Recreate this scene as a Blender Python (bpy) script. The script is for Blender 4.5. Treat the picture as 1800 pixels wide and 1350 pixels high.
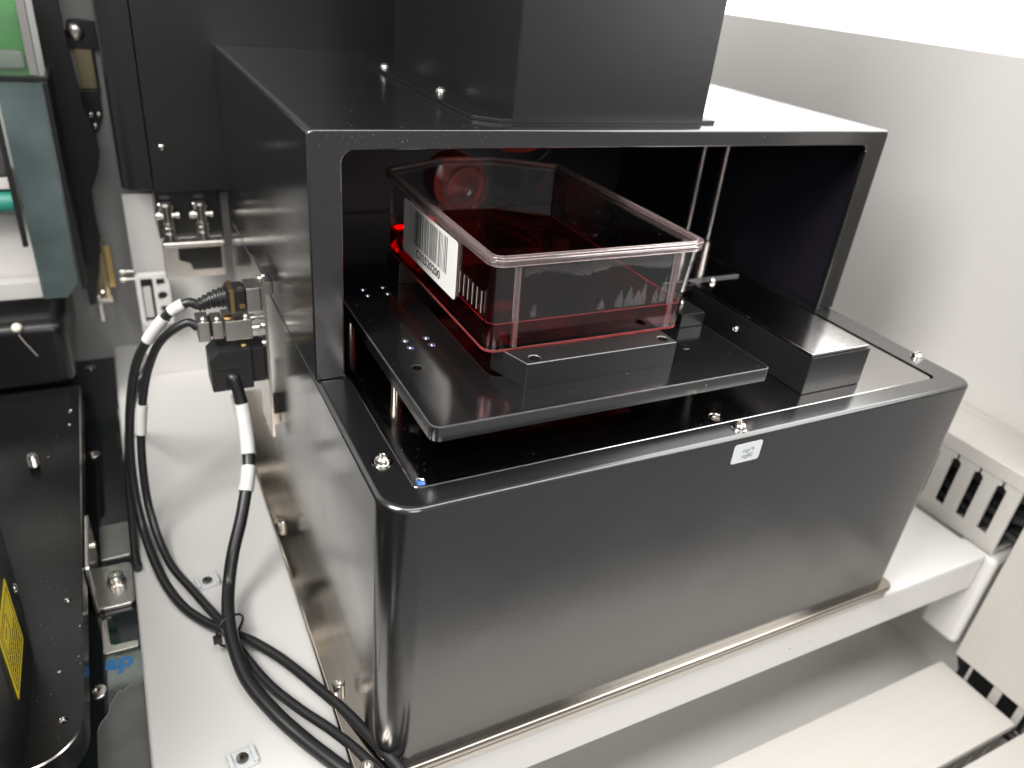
import bpy, bmesh, math, random
from mathutils import Vector, Matrix

MM = 0.001                                   # everything below is written in millimetres
random.seed(7)
scene = bpy.context.scene
for o in list(bpy.data.objects):
    bpy.data.objects.remove(o)

# ------------------------------------------------------------------ camera
cam_data = bpy.data.cameras.new("camera")
cam = bpy.data.objects.new("camera", cam_data)
scene.collection.objects.link(cam)
cam.matrix_world = Matrix(((0.89201442, 0.1430343, -0.42877904, -0.0530881),
                           (-0.44217773, 0.47288397, -0.76214146, -0.2368917),
                           (0.09375037, 0.86943771, 0.4850659, 0.2505056),
                           (0, 0, 0, 1)))
cam_data.sensor_width = 36
cam_data.lens = 1325.05 / 1800 * 36
cam_data.clip_start = 0.01
cam_data.clip_end = 50
cam_data.dof.use_dof = True
cam_data.dof.focus_distance = 0.252
cam_data.dof.aperture_fstop = 11.0
scene.camera = cam

# ------------------------------------------------------------------ world, lamps, exposure
world = bpy.data.worlds.new("World")
scene.world = world
world.use_nodes = True
wb = world.node_tree.nodes["Background"]
wb.inputs[0].default_value = (1.0, 0.99, 0.985, 1)
wb.inputs[1].default_value = 0.34

def area(name, loc, target, sx, sy, power, col=(1, 0.985, 0.965)):
    d = bpy.data.lights.new(name, 'AREA')
    d.shape = 'RECTANGLE'
    d.size = sx * MM
    d.size_y = sy * MM
    d.energy = power
    d.color = col
    o = bpy.data.objects.new(name, d)
    scene.collection.objects.link(o)
    o.location = Vector(loc) * MM
    o.rotation_euler = (Vector(target) - Vector(loc)).to_track_quat('-Z', 'Y').to_euler()
    return o

area("ceiling_lamp", (120, -330, 780), (110, -60, 0), 800, 130, 3.6)
area("room_lamp", (-60, -900, 560), (90, 20, 140), 500, 300, 3.6, (1, 0.985, 0.97))  # added fill aimed into the hood opening, no real source
area("side_lamp", (-420, -180, 620), (-20, 60, 20), 260, 420, 8.0, (1, 0.98, 0.955))  # added fill to brighten the shelf at left, no real source

vs = scene.view_settings
vs.view_transform = 'Standard'
vs.look = 'None'
vs.exposure = 0.0
vs.gamma = 1.0
cy = scene.cycles
cy.use_denoising = True
cy.max_bounces = 20
cy.transmission_bounces = 18
cy.glossy_bounces = 6
cy.diffuse_bounces = 4
cy.transparent_max_bounces = 16
cy.sample_clamp_indirect = 6.0
cy.blur_glossy = 0.3
cy.caustics_refractive = True
cy.caustics_reflective = False

# ------------------------------------------------------------------ materials
def nodes_of(m):
    m.use_nodes = True
    return m.node_tree.nodes, m.node_tree.links

def mat(name, col, rough=0.5, metal=0.0, ior=1.5, bump=0.0, bump_scale=1500, vary=0.0, vary_scale=25,
        dust=0.0, dust_scale=420, stretch=None, rough_vary=0.0, coat=0.0, dust_size=0.2):
    m = bpy.data.materials.new(name)
    n, l = nodes_of(m)
    p = n["Principled BSDF"]
    p.inputs["Base Color"].default_value = (*col, 1)
    p.inputs["Roughness"].default_value = rough
    p.inputs["Metallic"].default_value = metal
    p.inputs["IOR"].default_value = ior
    if coat:
        p.inputs["Coat Weight"].default_value = coat
        p.inputs["Coat Roughness"].default_value = rough * 1.1
        p.inputs["Coat IOR"].default_value = 1.5
    tc = n.new("ShaderNodeTexCoord")
    vec = tc.outputs["Object"]
    if stretch:
        mp = n.new("ShaderNodeMapping")
        mp.inputs["Scale"].default_value = stretch
        l.new(vec, mp.inputs["Vector"])
        svec = mp.outputs["Vector"]
    else:
        svec = vec
    colour = None
    if vary:
        nz = n.new("ShaderNodeTexNoise")
        nz.inputs["Scale"].default_value = vary_scale
        nz.inputs["Detail"].default_value = 5
        l.new(svec, nz.inputs["Vector"])
        mx = n.new("ShaderNodeMix")
        mx.data_type = 'RGBA'
        mx.inputs["A"].default_value = (*[c * (1 - vary) for c in col], 1)
        mx.inputs["B"].default_value = (*[min(1, c * (1 + vary)) for c in col], 1)
        l.new(nz.outputs["Fac"], mx.inputs["Factor"])
        colour = mx.outputs["Result"]
        l.new(colour, p.inputs["Base Color"])
    rsock = None
    if rough_vary:
        nr = n.new("ShaderNodeTexNoise")
        nr.inputs["Scale"].default_value = 40
        nr.inputs["Detail"].default_value = 6
        l.new(svec, nr.inputs["Vector"])
        mr = n.new("ShaderNodeMapRange")
        mr.inputs["From Min"].default_value = 0.3
        mr.inputs["From Max"].default_value = 0.7
        mr.inputs["To Min"].default_value = max(0.02, rough - rough_vary)
        mr.inputs["To Max"].default_value = rough + rough_vary
        l.new(nr.outputs["Fac"], mr.inputs["Value"])
        rsock = mr.outputs["Result"]
        l.new(rsock, p.inputs["Roughness"])
    if bump:
        nb = n.new("ShaderNodeTexNoise")
        nb.inputs["Scale"].default_value = bump_scale
        nb.inputs["Detail"].default_value = 3
        l.new(svec, nb.inputs["Vector"])
        b = n.new("ShaderNodeBump")
        b.inputs["Strength"].default_value = bump
        b.inputs["Distance"].default_value = 0.0002
        l.new(nb.outputs["Fac"], b.inputs["Height"])
        l.new(b.outputs["Normal"], p.inputs["Normal"])
    if dust:
        vo = n.new("ShaderNodeTexVoronoi")
        vo.inputs["Scale"].default_value = dust_scale
        l.new(vec, vo.inputs["Vector"])
        sep = n.new("ShaderNodeSeparateColor")
        l.new(vo.outputs["Color"], sep.inputs["Color"])
        pn = n.new("ShaderNodeTexNoise")
        pn.inputs["Scale"].default_value = 28
        l.new(vec, pn.inputs["Vector"])
        keep = n.new("ShaderNodeMath"); keep.operation = 'MULTIPLY'
        l.new(sep.outputs["Red"], keep.inputs[0]); l.new(pn.outputs["Fac"], keep.inputs[1])
        big = n.new("ShaderNodeMapRange")
        big.inputs["From Min"].default_value = 0.62 - dust * 0.5
        big.inputs["From Max"].default_value = 0.75
        big.inputs["To Min"].default_value = 0.0
        big.inputs["To Max"].default_value = dust_size
        l.new(keep.outputs[0], big.inputs["Value"])
        less = n.new("ShaderNodeMath"); less.operation = 'LESS_THAN'
        l.new(vo.outputs["Distance"], less.inputs[0]); l.new(big.outputs["Result"], less.inputs[1])
        mx2 = n.new("ShaderNodeMix"); mx2.data_type = 'RGBA'
        if colour: l.new(colour, mx2.inputs["A"])
        else: mx2.inputs["A"].default_value = (*col, 1)
        mx2.inputs["B"].default_value = (0.55, 0.52, 0.48, 1)
        l.new(less.outputs[0], mx2.inputs["Factor"])
        l.new(mx2.outputs["Result"], p.inputs["Base Color"])
    return m

def glass(name, col, ior, rough=0.0, dens=None, dcol=None):
    m = bpy.data.materials.new(name)
    n, l = nodes_of(m)
    n.remove(n["Principled BSDF"])
    g = n.new("ShaderNodeBsdfGlass")
    g.inputs["Color"].default_value = (*col, 1)
    g.inputs["IOR"].default_value = ior
    g.inputs["Roughness"].default_value = rough
    l.new(g.outputs[0], n["Material Output"].inputs["Surface"])
    if dens:
        v = n.new("ShaderNodeVolumeAbsorption")
        v.inputs["Color"].default_value = (*dcol, 1)
        v.inputs["Density"].default_value = dens
        l.new(v.outputs[0], n["Material Output"].inputs["Volume"])
    return m

def tinted(name, tint, gloss_ior=1.5, rough=0.05, haze=0.3, haze_col=(0.3, 0.36, 0.36)):
    """thin smoky acrylic sheet: tinted see-through plus a surface reflection"""
    m = bpy.data.materials.new(name)
    n, l = nodes_of(m)
    n.remove(n["Principled BSDF"])
    t = n.new("ShaderNodeBsdfTransparent")
    t.inputs[0].default_value = (*tint, 1)
    g = n.new("ShaderNodeBsdfGlossy")
    g.inputs["Roughness"].default_value = rough
    fr = n.new("ShaderNodeFresnel")
    fr.inputs["IOR"].default_value = gloss_ior
    mx = n.new("ShaderNodeMixShader")
    d = n.new("ShaderNodeBsdfDiffuse")
    d.inputs[0].default_value = (*haze_col, 1)
    m0 = n.new("ShaderNodeMixShader")
    tc = n.new("ShaderNodeTexCoord")
    nz = n.new("ShaderNodeTexNoise"); nz.inputs["Scale"].default_value = 22; nz.inputs["Detail"].default_value = 2
    mr = n.new("ShaderNodeMapRange")
    mr.inputs["From Min"].default_value = 0.35; mr.inputs["From Max"].default_value = 0.65
    mr.inputs["To Min"].default_value = haze * 0.6; mr.inputs["To Max"].default_value = haze * 1.35
    l.new(tc.outputs["Object"], nz.inputs["Vector"]); l.new(nz.outputs["Fac"], mr.inputs["Value"])
    l.new(mr.outputs["Result"], m0.inputs[0])
    l.new(t.outputs[0], m0.inputs[1]); l.new(d.outputs[0], m0.inputs[2])
    l.new(fr.outputs[0], mx.inputs[0]); l.new(m0.outputs[0], mx.inputs[1]); l.new(g.outputs[0], mx.inputs[2])
    l.new(mx.outputs[0], n["Material Output"].inputs["Surface"])
    return m

def emit(name, col, s):
    m = bpy.data.materials.new(name)
    n, l = nodes_of(m)
    p = n["Principled BSDF"]
    p.inputs["Base Color"].default_value = (*col, 1)
    p.inputs["Emission Color"].default_value = (*col, 1)
    p.inputs["Emission Strength"].default_value = s
    return m

M = {}
M['coat'] = mat("black_powder_coat", (0.008, 0.008, 0.0085), 0.18, ior=1.7, bump=0.14, bump_scale=800, dust=0.10, rough_vary=0.05, coat=1.0)
M['top'] = mat("black_smooth_coat", (0.008, 0.008, 0.0085), 0.17, ior=1.75, bump=0.03, bump_scale=900, dust=0.12, rough_vary=0.03, coat=1.0)
M['anod'] = mat("black_anodised_aluminium", (0.007, 0.0068, 0.007), 0.15, ior=2.1, coat=0.5, dust=0.26, rough_vary=0.03, bump=0.02,
                bump_scale=60, stretch=(8, 120, 120), vary=0.25, vary_scale=12)
M['inset'] = mat("brushed_black_aluminium", (0.56, 0.54, 0.53), 0.13, 1.0, rough_vary=0.04, bump=0.02, bump_scale=60, stretch=(8, 120, 120), vary=0.12, vary_scale=12)
M['anod2'] = mat("satin_black_aluminium", (0.012, 0.012, 0.012), 0.32, ior=1.5, bump=0.03, bump_scale=60, stretch=(8, 120, 120), rough_vary=0.05)
M['wornedge'] = mat('worn_black_edge', (0.13, 0.13, 0.133), 0.35, 0.6, ior=1.6, vary=0.5, vary_scale=300)  # worn chamfer metal, lightened further for lamp highlights along the edges
M['matte'] = mat("matte_black_interior", (0.010, 0.0085, 0.014), 0.45, ior=1.45)
M['tower'] = mat("black_sheet_metal", (0.007, 0.007, 0.008), 0.36, ior=1.45, bump=0.12, bump_scale=1600, dust=0.05)
M['steel'] = mat("brushed_steel", (0.62, 0.59, 0.55), 0.24, 1.0, vary=0.1, vary_scale=60)
M['polish'] = mat("polished_steel", (0.7, 0.67, 0.62), 0.1, 1.0)
M['bluesteel'] = mat('blued_steel_insert', (0.55, 0.66, 0.95), 0.15, 1.0)  # blue tint stands for bluish light showing in the stage holes
M['darksteel'] = mat("dark_polished_steel", (0.30, 0.27, 0.24), 0.12, 1.0, rough_vary=0.05)
M['satin'] = mat('satin_steel', (0.66, 0.62, 0.57), 0.2, 1.0, vary=0.06, vary_scale=40, rough_vary=0.06)
M['mirrorsteel'] = mat('polished_base_steel', (0.52, 0.47, 0.41), 0.08, 1.0, rough_vary=0.04)
M['brass'] = mat("brass", (0.55, 0.38, 0.16), 0.3, 1.0, vary=0.15)
M['olive'] = mat("yellow_zinc", (0.30, 0.26, 0.16), 0.35, 1.0, vary=0.2)
M['white'] = mat("white_painted_steel", (0.68, 0.665, 0.64), 0.3, ior=1.5, vary=0.05, vary_scale=14, bump=0.05, bump_scale=700)
M['wall'] = mat("light_grey_wall", (0.66, 0.64, 0.615), 0.55, vary=0.02, vary_scale=4)
M['gwall'] = mat("grey_wall", (0.36, 0.36, 0.355), 0.5, vary=0.03, vary_scale=6)
M['duct'] = mat("duct_plastic", (0.56, 0.54, 0.50), 0.42, vary=0.03, vary_scale=10)
M['lid'] = mat("duct_lid_plastic", (0.56, 0.535, 0.495), 0.38, vary=0.05, vary_scale=30, stretch=(0.3, 14, 14), bump=0.08, bump_scale=40)
M['lidv'] = mat("duct_lid_plastic_upright", (0.56, 0.535, 0.495), 0.38, vary=0.05, vary_scale=30, stretch=(14, 14, 0.3), bump=0.08, bump_scale=40)
M['clear'] = glass("clear_polystyrene", (0.985, 0.985, 0.985), 1.55)
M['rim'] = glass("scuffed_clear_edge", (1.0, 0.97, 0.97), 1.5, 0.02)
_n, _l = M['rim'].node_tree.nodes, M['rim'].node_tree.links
_d = _n.new("ShaderNodeBsdfDiffuse"); _d.inputs[0].default_value = (0.85, 0.66, 0.64, 1)  # pinkish scuff haze, tint standing for red liquid refracted in the rim
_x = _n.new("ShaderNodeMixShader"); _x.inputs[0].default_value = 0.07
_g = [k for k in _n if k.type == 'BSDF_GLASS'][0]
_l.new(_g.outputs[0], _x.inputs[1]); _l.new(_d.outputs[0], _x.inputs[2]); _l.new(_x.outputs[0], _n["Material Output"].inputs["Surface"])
M['liquid'] = glass("red_culture_medium", (1.0, 0.36, 0.38), 1.34, dens=42, dcol=(0.985, 0.012, 0.03))
def red_wet_glow(name, share, col):  # glass with red liquid film mixed in; also paints red glow
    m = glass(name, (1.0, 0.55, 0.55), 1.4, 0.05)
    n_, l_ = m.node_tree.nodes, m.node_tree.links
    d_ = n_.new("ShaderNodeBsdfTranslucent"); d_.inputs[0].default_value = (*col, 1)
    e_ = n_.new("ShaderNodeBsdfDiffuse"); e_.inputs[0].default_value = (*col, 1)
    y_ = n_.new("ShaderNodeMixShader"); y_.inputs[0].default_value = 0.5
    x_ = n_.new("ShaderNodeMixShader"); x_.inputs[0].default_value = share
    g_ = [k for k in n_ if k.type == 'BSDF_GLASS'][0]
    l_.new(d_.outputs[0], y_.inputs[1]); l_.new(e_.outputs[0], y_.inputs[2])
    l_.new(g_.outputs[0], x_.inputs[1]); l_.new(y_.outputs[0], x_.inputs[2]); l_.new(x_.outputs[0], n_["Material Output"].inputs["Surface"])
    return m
M['wet'] = red_wet_glow("red_meniscus", 0.36, (0.85, 0.04, 0.05))  # liquid colour, also the painted red refraction in the ribs
M['wetedge'] = red_wet_glow("red_wet_edge", 0.2, (0.85, 0.30, 0.29))  # red tint standing for liquid glow along the bottom edge
_n, _l = M['liquid'].node_tree.nodes, M['liquid'].node_tree.links
_d = _n.new("ShaderNodeBsdfTranslucent"); _d.inputs[0].default_value = (0.9, 0.01, 0.025, 1)
_x = _n.new("ShaderNodeMixShader"); _x.inputs[0].default_value = 0.004
_g = [k for k in _n if k.type == 'BSDF_GLASS'][0]
_l.new(_g.outputs[0], _x.inputs[1]); _l.new(_d.outputs[0], _x.inputs[2]); _l.new(_x.outputs[0], _n["Material Output"].inputs["Surface"])
M['cap'] = mat("red_cap_plastic", (0.85, 0.10, 0.04), 0.38, ior=1.45)
M['paper'] = mat("label_paper", (0.78, 0.765, 0.735), 0.5, vary=0.02)
M['ink'] = mat("black_ink", (0.012, 0.012, 0.012), 0.5)
M['tick'] = mat("white_ink", (0.42, 0.36, 0.33), 0.5)
M['rubber'] = mat("black_cable_rubber", (0.014, 0.014, 0.015), 0.36, ior=1.5, bump=0.05, bump_scale=500)
M['sleeve'] = mat("white_marker_sleeve", (0.64, 0.63, 0.615), 0.45)
M['plastic'] = mat("black_plastic", (0.014, 0.014, 0.014), 0.35, ior=1.5)
M['dusty'] = mat("dusty_black_plate", (0.010, 0.010, 0.011), 0.2, ior=1.4, dust=0.22, dust_scale=300, dust_size=0.26, rough_vary=0.05)
M['gloss'] = mat("glossy_black_panel", (0.009, 0.009, 0.0092), 0.28, ior=1.45)
M['yellow'] = mat("yellow_label", (0.80, 0.60, 0.015), 0.4)
M['green'] = mat("green_plate", (0.10, 0.46, 0.10), 0.5, vary=0.5, vary_scale=45)
M['teal'] = mat("teal_roller", (0.025, 0.22, 0.165), 0.4)
M['pale'] = mat("pale_grey_plastic", (0.52, 0.505, 0.48), 0.45)
M['smoke'] = tinted("smoky_acrylic", (0.30, 0.40, 0.40), 1.45, 0.06, 0.45, (0.16, 0.21, 0.21))
M['clearsheet'] = tinted("clear_acrylic", (0.85, 0.90, 0.87), 1.35, 0.04, 0.07, (0.5, 0.55, 0.5))
M['fog'] = tinted('condensation_film', (0.92, 0.92, 0.92), 1.2, 0.4, 0.16, (0.7, 0.68, 0.68))
M['mirror'] = mat("black_glass", (0.012, 0.015, 0.015), 0.03, ior=1.7, dust=0.12, dust_scale=300)
M['blue'] = mat("blue_print", (0.05, 0.22, 0.52), 0.4)  # colour of the lettering mirrored in the glass
M['bluefilm'] = mat("blue_film", (0.05, 0.22, 0.75), 0.2)  # flat blue for the painted glints, reused on the blue dot
M['nylon'] = mat("clear_nylon", (0.62, 0.64, 0.65), 0.3)
M['sticker'] = mat("grey_sticker", (0.62, 0.64, 0.66), 0.45)
M['window'] = emit("bright_window", (1.0, 1.0, 0.99), 3.4)
M['film'] = mat('grey_film', (0.10, 0.10, 0.095), 0.22, ior=1.5, vary=0.5, vary_scale=60)
M['lint'] = mat("pale_lint", (0.32, 0.30, 0.28), 0.8)
M['knob'] = mat("ivory_knob", (0.72, 0.70, 0.58), 0.35)

# ------------------------------------------------------------------ mesh helpers (millimetres in, metres out)
def link(name, bm, material, parent=None, smooth=True, angle=35, edge=None):
    me = bpy.data.meshes.new(name)
    bmesh.ops.remove_doubles(bm, verts=bm.verts, dist=1e-7)
    bmesh.ops.recalc_face_normals(bm, faces=bm.faces)
    bm.to_mesh(me)
    bm.free()
    if material is not None:
        me.materials.append(material)
    if smooth:
        me.polygons.foreach_set("use_smooth", [True] * len(me.polygons))
        me.set_sharp_from_angle(angle=math.radians(angle))
    if edge is not None:
        me.materials.append(edge)
    o = bpy.data.objects.new(name, me)
    scene.collection.objects.link(o)
    if smooth:
        wn = o.modifiers.new("weighted_normals", 'WEIGHTED_NORMAL')
        wn.keep_sharp = True
        wn.weight = 80
    if parent is not None:
        o.parent = parent
        o.matrix_parent_inverse = parent.matrix_world.inverted() if parent.type != 'EMPTY' else Matrix.Translation(-parent.location)
    return o

def tag(o, label, cat, group=None, kind=None):
    if label: o["label"] = label
    if cat: o["category"] = cat
    if group: o["group"] = group
    if kind: o["kind"] = kind
    return o

def thing(name, loc, label, cat, group=None):
    o = bpy.data.objects.new(name, None)
    o.empty_display_size = 0.01
    scene.collection.objects.link(o)
    o.location = Vector(loc) * MM
    return tag(o, label, cat, group)

def V(p): return Vector(p) * MM

def add_box(bm, x0, x1, y0, y1, z0, z1, bev=0.0, seg=2, rot=None, piv=None):
    r = bmesh.ops.create_cube(bm, size=1.0)
    vs_ = r['verts']
    for v in vs_:
        v.co = Vector(((x0 + x1) / 2 + v.co.x * (x1 - x0), (y0 + y1) / 2 + v.co.y * (y1 - y0), (z0 + z1) / 2 + v.co.z * (z1 - z0))) * MM
    geom = vs_
    if bev:
        es = list({e for v in vs_ for e in v.link_edges})
        q = bmesh.ops.bevel(bm, geom=es, offset=bev * MM, segments=seg, profile=0.5, affect='EDGES')
        geom = list({v for f in q['faces'] for v in f.verts} | {v for v in vs_ if v.is_valid})
    if rot is not None:
        c = V(piv) if piv else V(((x0 + x1) / 2, (y0 + y1) / 2, (z0 + z1) / 2))
        for v in geom:
            v.co = rot @ (v.co - c) + c

def box(name, x0, x1, y0, y1, z0, z1, material, parent=None, bev=0.4, seg=2, rot=None, piv=None):
    bm = bmesh.new()
    add_box(bm, x0, x1, y0, y1, z0, z1, bev, seg, rot, piv)
    return link(name, bm, material, parent)

def rounded(pts, radii, seg=5):
    """polygon (ccw) with rounded corners"""
    out = []
    n = len(pts)
    if not isinstance(radii, (list, tuple)): radii = [radii] * n
    for i in range(n):
        p0, p, p1 = Vector(pts[i - 1]), Vector(pts[i]), Vector(pts[(i + 1) % n])
        r = radii[i]
        if r <= 0:
            out += [tuple(p)] * 1
            continue
        a, b = (p0 - p).normalized(), (p1 - p).normalized()
        ang = a.angle(b)
        t = min(r / math.tan(ang / 2), 0.49 * (p0 - p).length, 0.49 * (p1 - p).length)
        r2 = t * math.tan(ang / 2)
        c = p + (a + b).normalized() * (r2 / math.sin(ang / 2))
        s, e = p + a * t - c, p + b * t - c
        sa, ea = math.atan2(s.y, s.x), math.atan2(e.y, e.x)
        d = ea - sa
        while d > math.pi: d -= 2 * math.pi
        while d < -math.pi: d += 2 * math.pi
        for k in range(seg + 1):
            th = sa + d * k / seg
            out.append((c.x + r2 * math.cos(th), c.y + r2 * math.sin(th)))
    return out

def rect(x0, x1, y0, y1, r=0, seg=5):
    return rounded([(x0, y0), (x1, y0), (x1, y1), (x0, y1)], r, seg)

def circle(cx, cy, r, seg=20):
    return [(cx + r * math.cos(2 * math.pi * k / seg), cy + r * math.sin(2 * math.pi * k / seg)) for k in range(seg)]

def inset(poly, d):
    n = len(poly)
    out = []
    for i in range(n):
        p0, p, p1 = Vector(poly[i - 1]), Vector(poly[i]), Vector(poly[(i + 1) % n])
        e0, e1 = (p - p0), (p1 - p)
        if e0.length < 1e-9: e0 = e1
        if e1.length < 1e-9: e1 = e0
        e0, e1 = e0.normalized(), e1.normalized()
        n0, n1 = Vector((-e0.y, e0.x)), Vector((-e1.y, e1.x))
        m = n0 + n1
        m = m / max(0.3, m.dot(n0)) if m.length > 1e-6 else n0
        out.append(tuple(p + m * d))
    return out

AX = {'z': lambda u, v, w: (u, v, w), 'y': lambda u, v, w: (u, w, v), 'x': lambda u, v, w: (w, u, v)}

def add_plate(bm, outer, holes, w0, w1, axis='z', rnd=0.0, rseg=3, hole_rnd=0.0, both=False, edged=False):
    """slab between w0 and w1 with rounded edges on the w1 side (and on w0 when both)"""
    mp = AX[axis]
    sgn = 1 if w1 > w0 else -1
    def ring(poly, w): return [bm.verts.new(V(mp(p[0], p[1], w))) for p in poly]
    def strip(a, b, mi=0):
        n = len(a)
        for i in range(n):
            bm.faces.new((a[i], a[(i + 1) % n], b[(i + 1) % n], b[i])).material_index = mi
    def loops(poly, rd, flip):
        rings = []
        if both and rd:
            for k in range(rseg + 1):
                t = math.pi / 2 * k / rseg
                rings.append(ring(inset(poly, flip * rd * (1 - math.sin(t))), w0 + sgn * rd * (1 - math.cos(t))))
        else:
            rings.append(ring(poly, w0))
        if rd:
            for k in range(rseg + 1):
                t = math.pi / 2 * k / rseg
                rings.append(ring(inset(poly, flip * rd * (1 - math.cos(t))), w1 - sgn * rd * (1 - math.sin(t))))
        else:
            rings.append(ring(poly, w1))
        for j, (a, b) in enumerate(zip(rings, rings[1:])): strip(a, b, 1 if (edged and rd and j >= len(rings) - 1 - rseg) else 0)
        return rings[0], rings[-1]
    bot, top = [], []
    a, b = loops(outer, rnd, 1); bot.append(a); top.append(b)
    for h in holes:
        a, b = loops(h, hole_rnd, -1); bot.append(a); top.append(b)
    for group in (bot, top):
        if len(group) == 1:
            bm.faces.new(group[0])
        else:
            es = []
            for lp in group:
                for i in range(len(lp)):
                    e = bm.edges.get((lp[i], lp[(i + 1) % len(lp)]))
                    es.append(e)
            bmesh.ops.triangle_fill(bm, use_beauty=True, use_dissolve=False, edges=es)

def plate(name, outer, holes, w0, w1, material, parent=None, axis='z', rnd=0.0, rseg=3, hole_rnd=0.0, both=False, edge=None):
    bm = bmesh.new()
    add_plate(bm, outer, holes, w0, w1, axis, rnd, rseg, hole_rnd, both, edge is not None)
    return link(name, bm, material, parent, edge=edge)

def add_lathe(bm, prof, origin, axis=(0, 0, 1), seg=24):
    q = Vector((0, 0, 1)).rotation_difference(Vector(axis).normalized())
    rings = []
    for r, h in prof:
        if r < 1e-6:
            rings.append([bm.verts.new((Vector(origin) + q @ Vector((0, 0, h))) * MM)])
        else:
            rings.append([bm.verts.new((Vector(origin) + q @ Vector((r * math.cos(2 * math.pi * k / seg), r * math.sin(2 * math.pi * k / seg), h))) * MM) for k in range(seg)])
    for a, b in zip(rings, rings[1:]):
        for i in range(seg):
            j = (i + 1) % seg
            if len(a) == 1 and len(b) == 1: break
            if len(a) == 1: bm.faces.new((a[0], b[j], b[i]))
            elif len(b) == 1: bm.faces.new((a[i], a[j], b[0]))
            else: bm.faces.new((a[i], a[j], b[j], b[i]))

def lathe(name, prof, origin, material, parent=None, axis=(0, 0, 1), seg=24):
    bm = bmesh.new()
    add_lathe(bm, prof, origin, axis, seg)
    return link(name, bm, material, parent)

def spline(pts, per=10):
    P = [Vector(p) for p in pts]
    out = []
    for i in range(len(P) - 1):
        p0 = P[i - 1] if i else P[0] * 2 - P[1]
        p1, p2 = P[i], P[i + 1]
        p3 = P[i + 2] if i + 2 < len(P) else P[-1] * 2 - P[-2]
        for k in range(per):
            t = k / per
            out.append(0.5 * ((2 * p1) + (p2 - p0) * t + (2 * p0 - 5 * p1 + 4 * p2 - p3) * t * t + (3 * p1 - p0 - 3 * p2 + p3) * t ** 3))
    out.append(P[-1])
    return out

def add_tube(bm, pts, r, seg=14, cap=True):
    """pts already smooth, in mm; r number or list"""
    n = len(pts)
    rr = r if isinstance(r, (list, tuple)) else [r] * n
    t0 = (pts[1] - pts[0]).normalized()
    ref = Vector((0, 0, 1)) if abs(t0.z) < 0.9 else Vector((1, 0, 0))
    nrm = t0.cross(ref).normalized()
    rings = []
    for i in range(n):
        t = (pts[min(i + 1, n - 1)] - pts[max(i - 1, 0)]).normalized()
        nrm = (nrm - t * nrm.dot(t)).normalized()
        b = t.cross(nrm)
        rings.append([bm.verts.new((pts[i] + (nrm * math.cos(2 * math.pi * k / seg) + b * math.sin(2 * math.pi * k / seg)) * rr[i]) * MM) for k in range(seg)])
    for a, b in zip(rings, rings[1:]):
        for i in range(seg):
            bm.faces.new((a[i], a[(i + 1) % seg], b[(i + 1) % seg], b[i]))
    if cap:
        bm.faces.new(rings[0]); bm.faces.new(rings[-1])

def tube(name, pts, r, material, parent=None, per=10, seg=14):
    bm = bmesh.new()
    add_tube(bm, spline(pts, per), r, seg)
    return link(name, bm, material, parent)

def loft(bm, polys, close_top=True, close_bot=True):
    rings = [[bm.verts.new(V((p[0], p[1], z))) for p in poly] for poly, z in polys]
    for a, b in zip(rings, rings[1:]):
        n = len(a)
        for i in range(n):
            bm.faces.new((a[i], a[(i + 1) % n], b[(i + 1) % n], b[i]))
    if close_bot: bm.faces.new(rings[0])
    if close_top: bm.faces.new(rings[-1])
    return rings

def text(name, body, size, frame, material, parent=None, depth=0.04, align='CENTER', bold=0.0, width=1.0):
    """frame = (origin, right, up) in mm; letters lie in that plane as a thin mesh"""
    cu = bpy.data.curves.new(name, 'FONT')
    cu.body = body
    cu.size = size * MM
    cu.align_x = align
    cu.align_y = 'CENTER'
    cu.extrude = depth * MM
    cu.offset = bold * MM
    cu.resolution_u = 3
    tmp = bpy.data.objects.new(name + "_curve", cu)
    scene.collection.objects.link(tmp)
    dg = bpy.context.evaluated_depsgraph_get()
    me = bpy.data.meshes.new_from_object(tmp.evaluated_get(dg))
    bpy.data.objects.remove(tmp)
    bpy.data.curves.remove(cu)
    o_, r_, u_ = Vector(frame[0]), Vector(frame[1]).normalized(), Vector(frame[2]).normalized()
    n_ = r_.cross(u_)
    mat4 = Matrix(((r_.x * width, u_.x, n_.x, o_.x * MM), (r_.y * width, u_.y, n_.y, o_.y * MM), (r_.z * width, u_.z, n_.z, o_.z * MM), (0, 0, 0, 1)))
    me.transform(mat4)
    me.materials.clear()
    me.materials.append(material)
    o = bpy.data.objects.new(name, me)
    scene.collection.objects.link(o)
    if parent is not None:
        o.parent = parent
        o.matrix_parent_inverse = Matrix.Translation(-parent.location) if parent.type == 'EMPTY' else parent.matrix_world.inverted()
    return o

def screw(parent, pos, axis=(0, 0, 1), r=2.4, h=1.9, material=None, washer=True, name='screw', seg=20):
    """button head screw with a socket and a washer"""
    prof = []
    if washer:
        prof += [(0, 0), (r * 1.28, 0), (r * 1.28, 0.35), (r, 0.4)]
    else:
        prof += [(0, 0), (r, 0)]
    b = prof[-1][1]
    prof += [(r, b + h * 0.25), (r * 0.9, b + h * 0.6), (r * 0.7, b + h * 0.88), (r * 0.48, b + h), (r * 0.44, b + h * 0.95), (r * 0.40, b + h * 0.35), (0, b + h * 0.3)]
    return lathe(name, prof, pos, material or M['polish'], parent, axis, seg)

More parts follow.
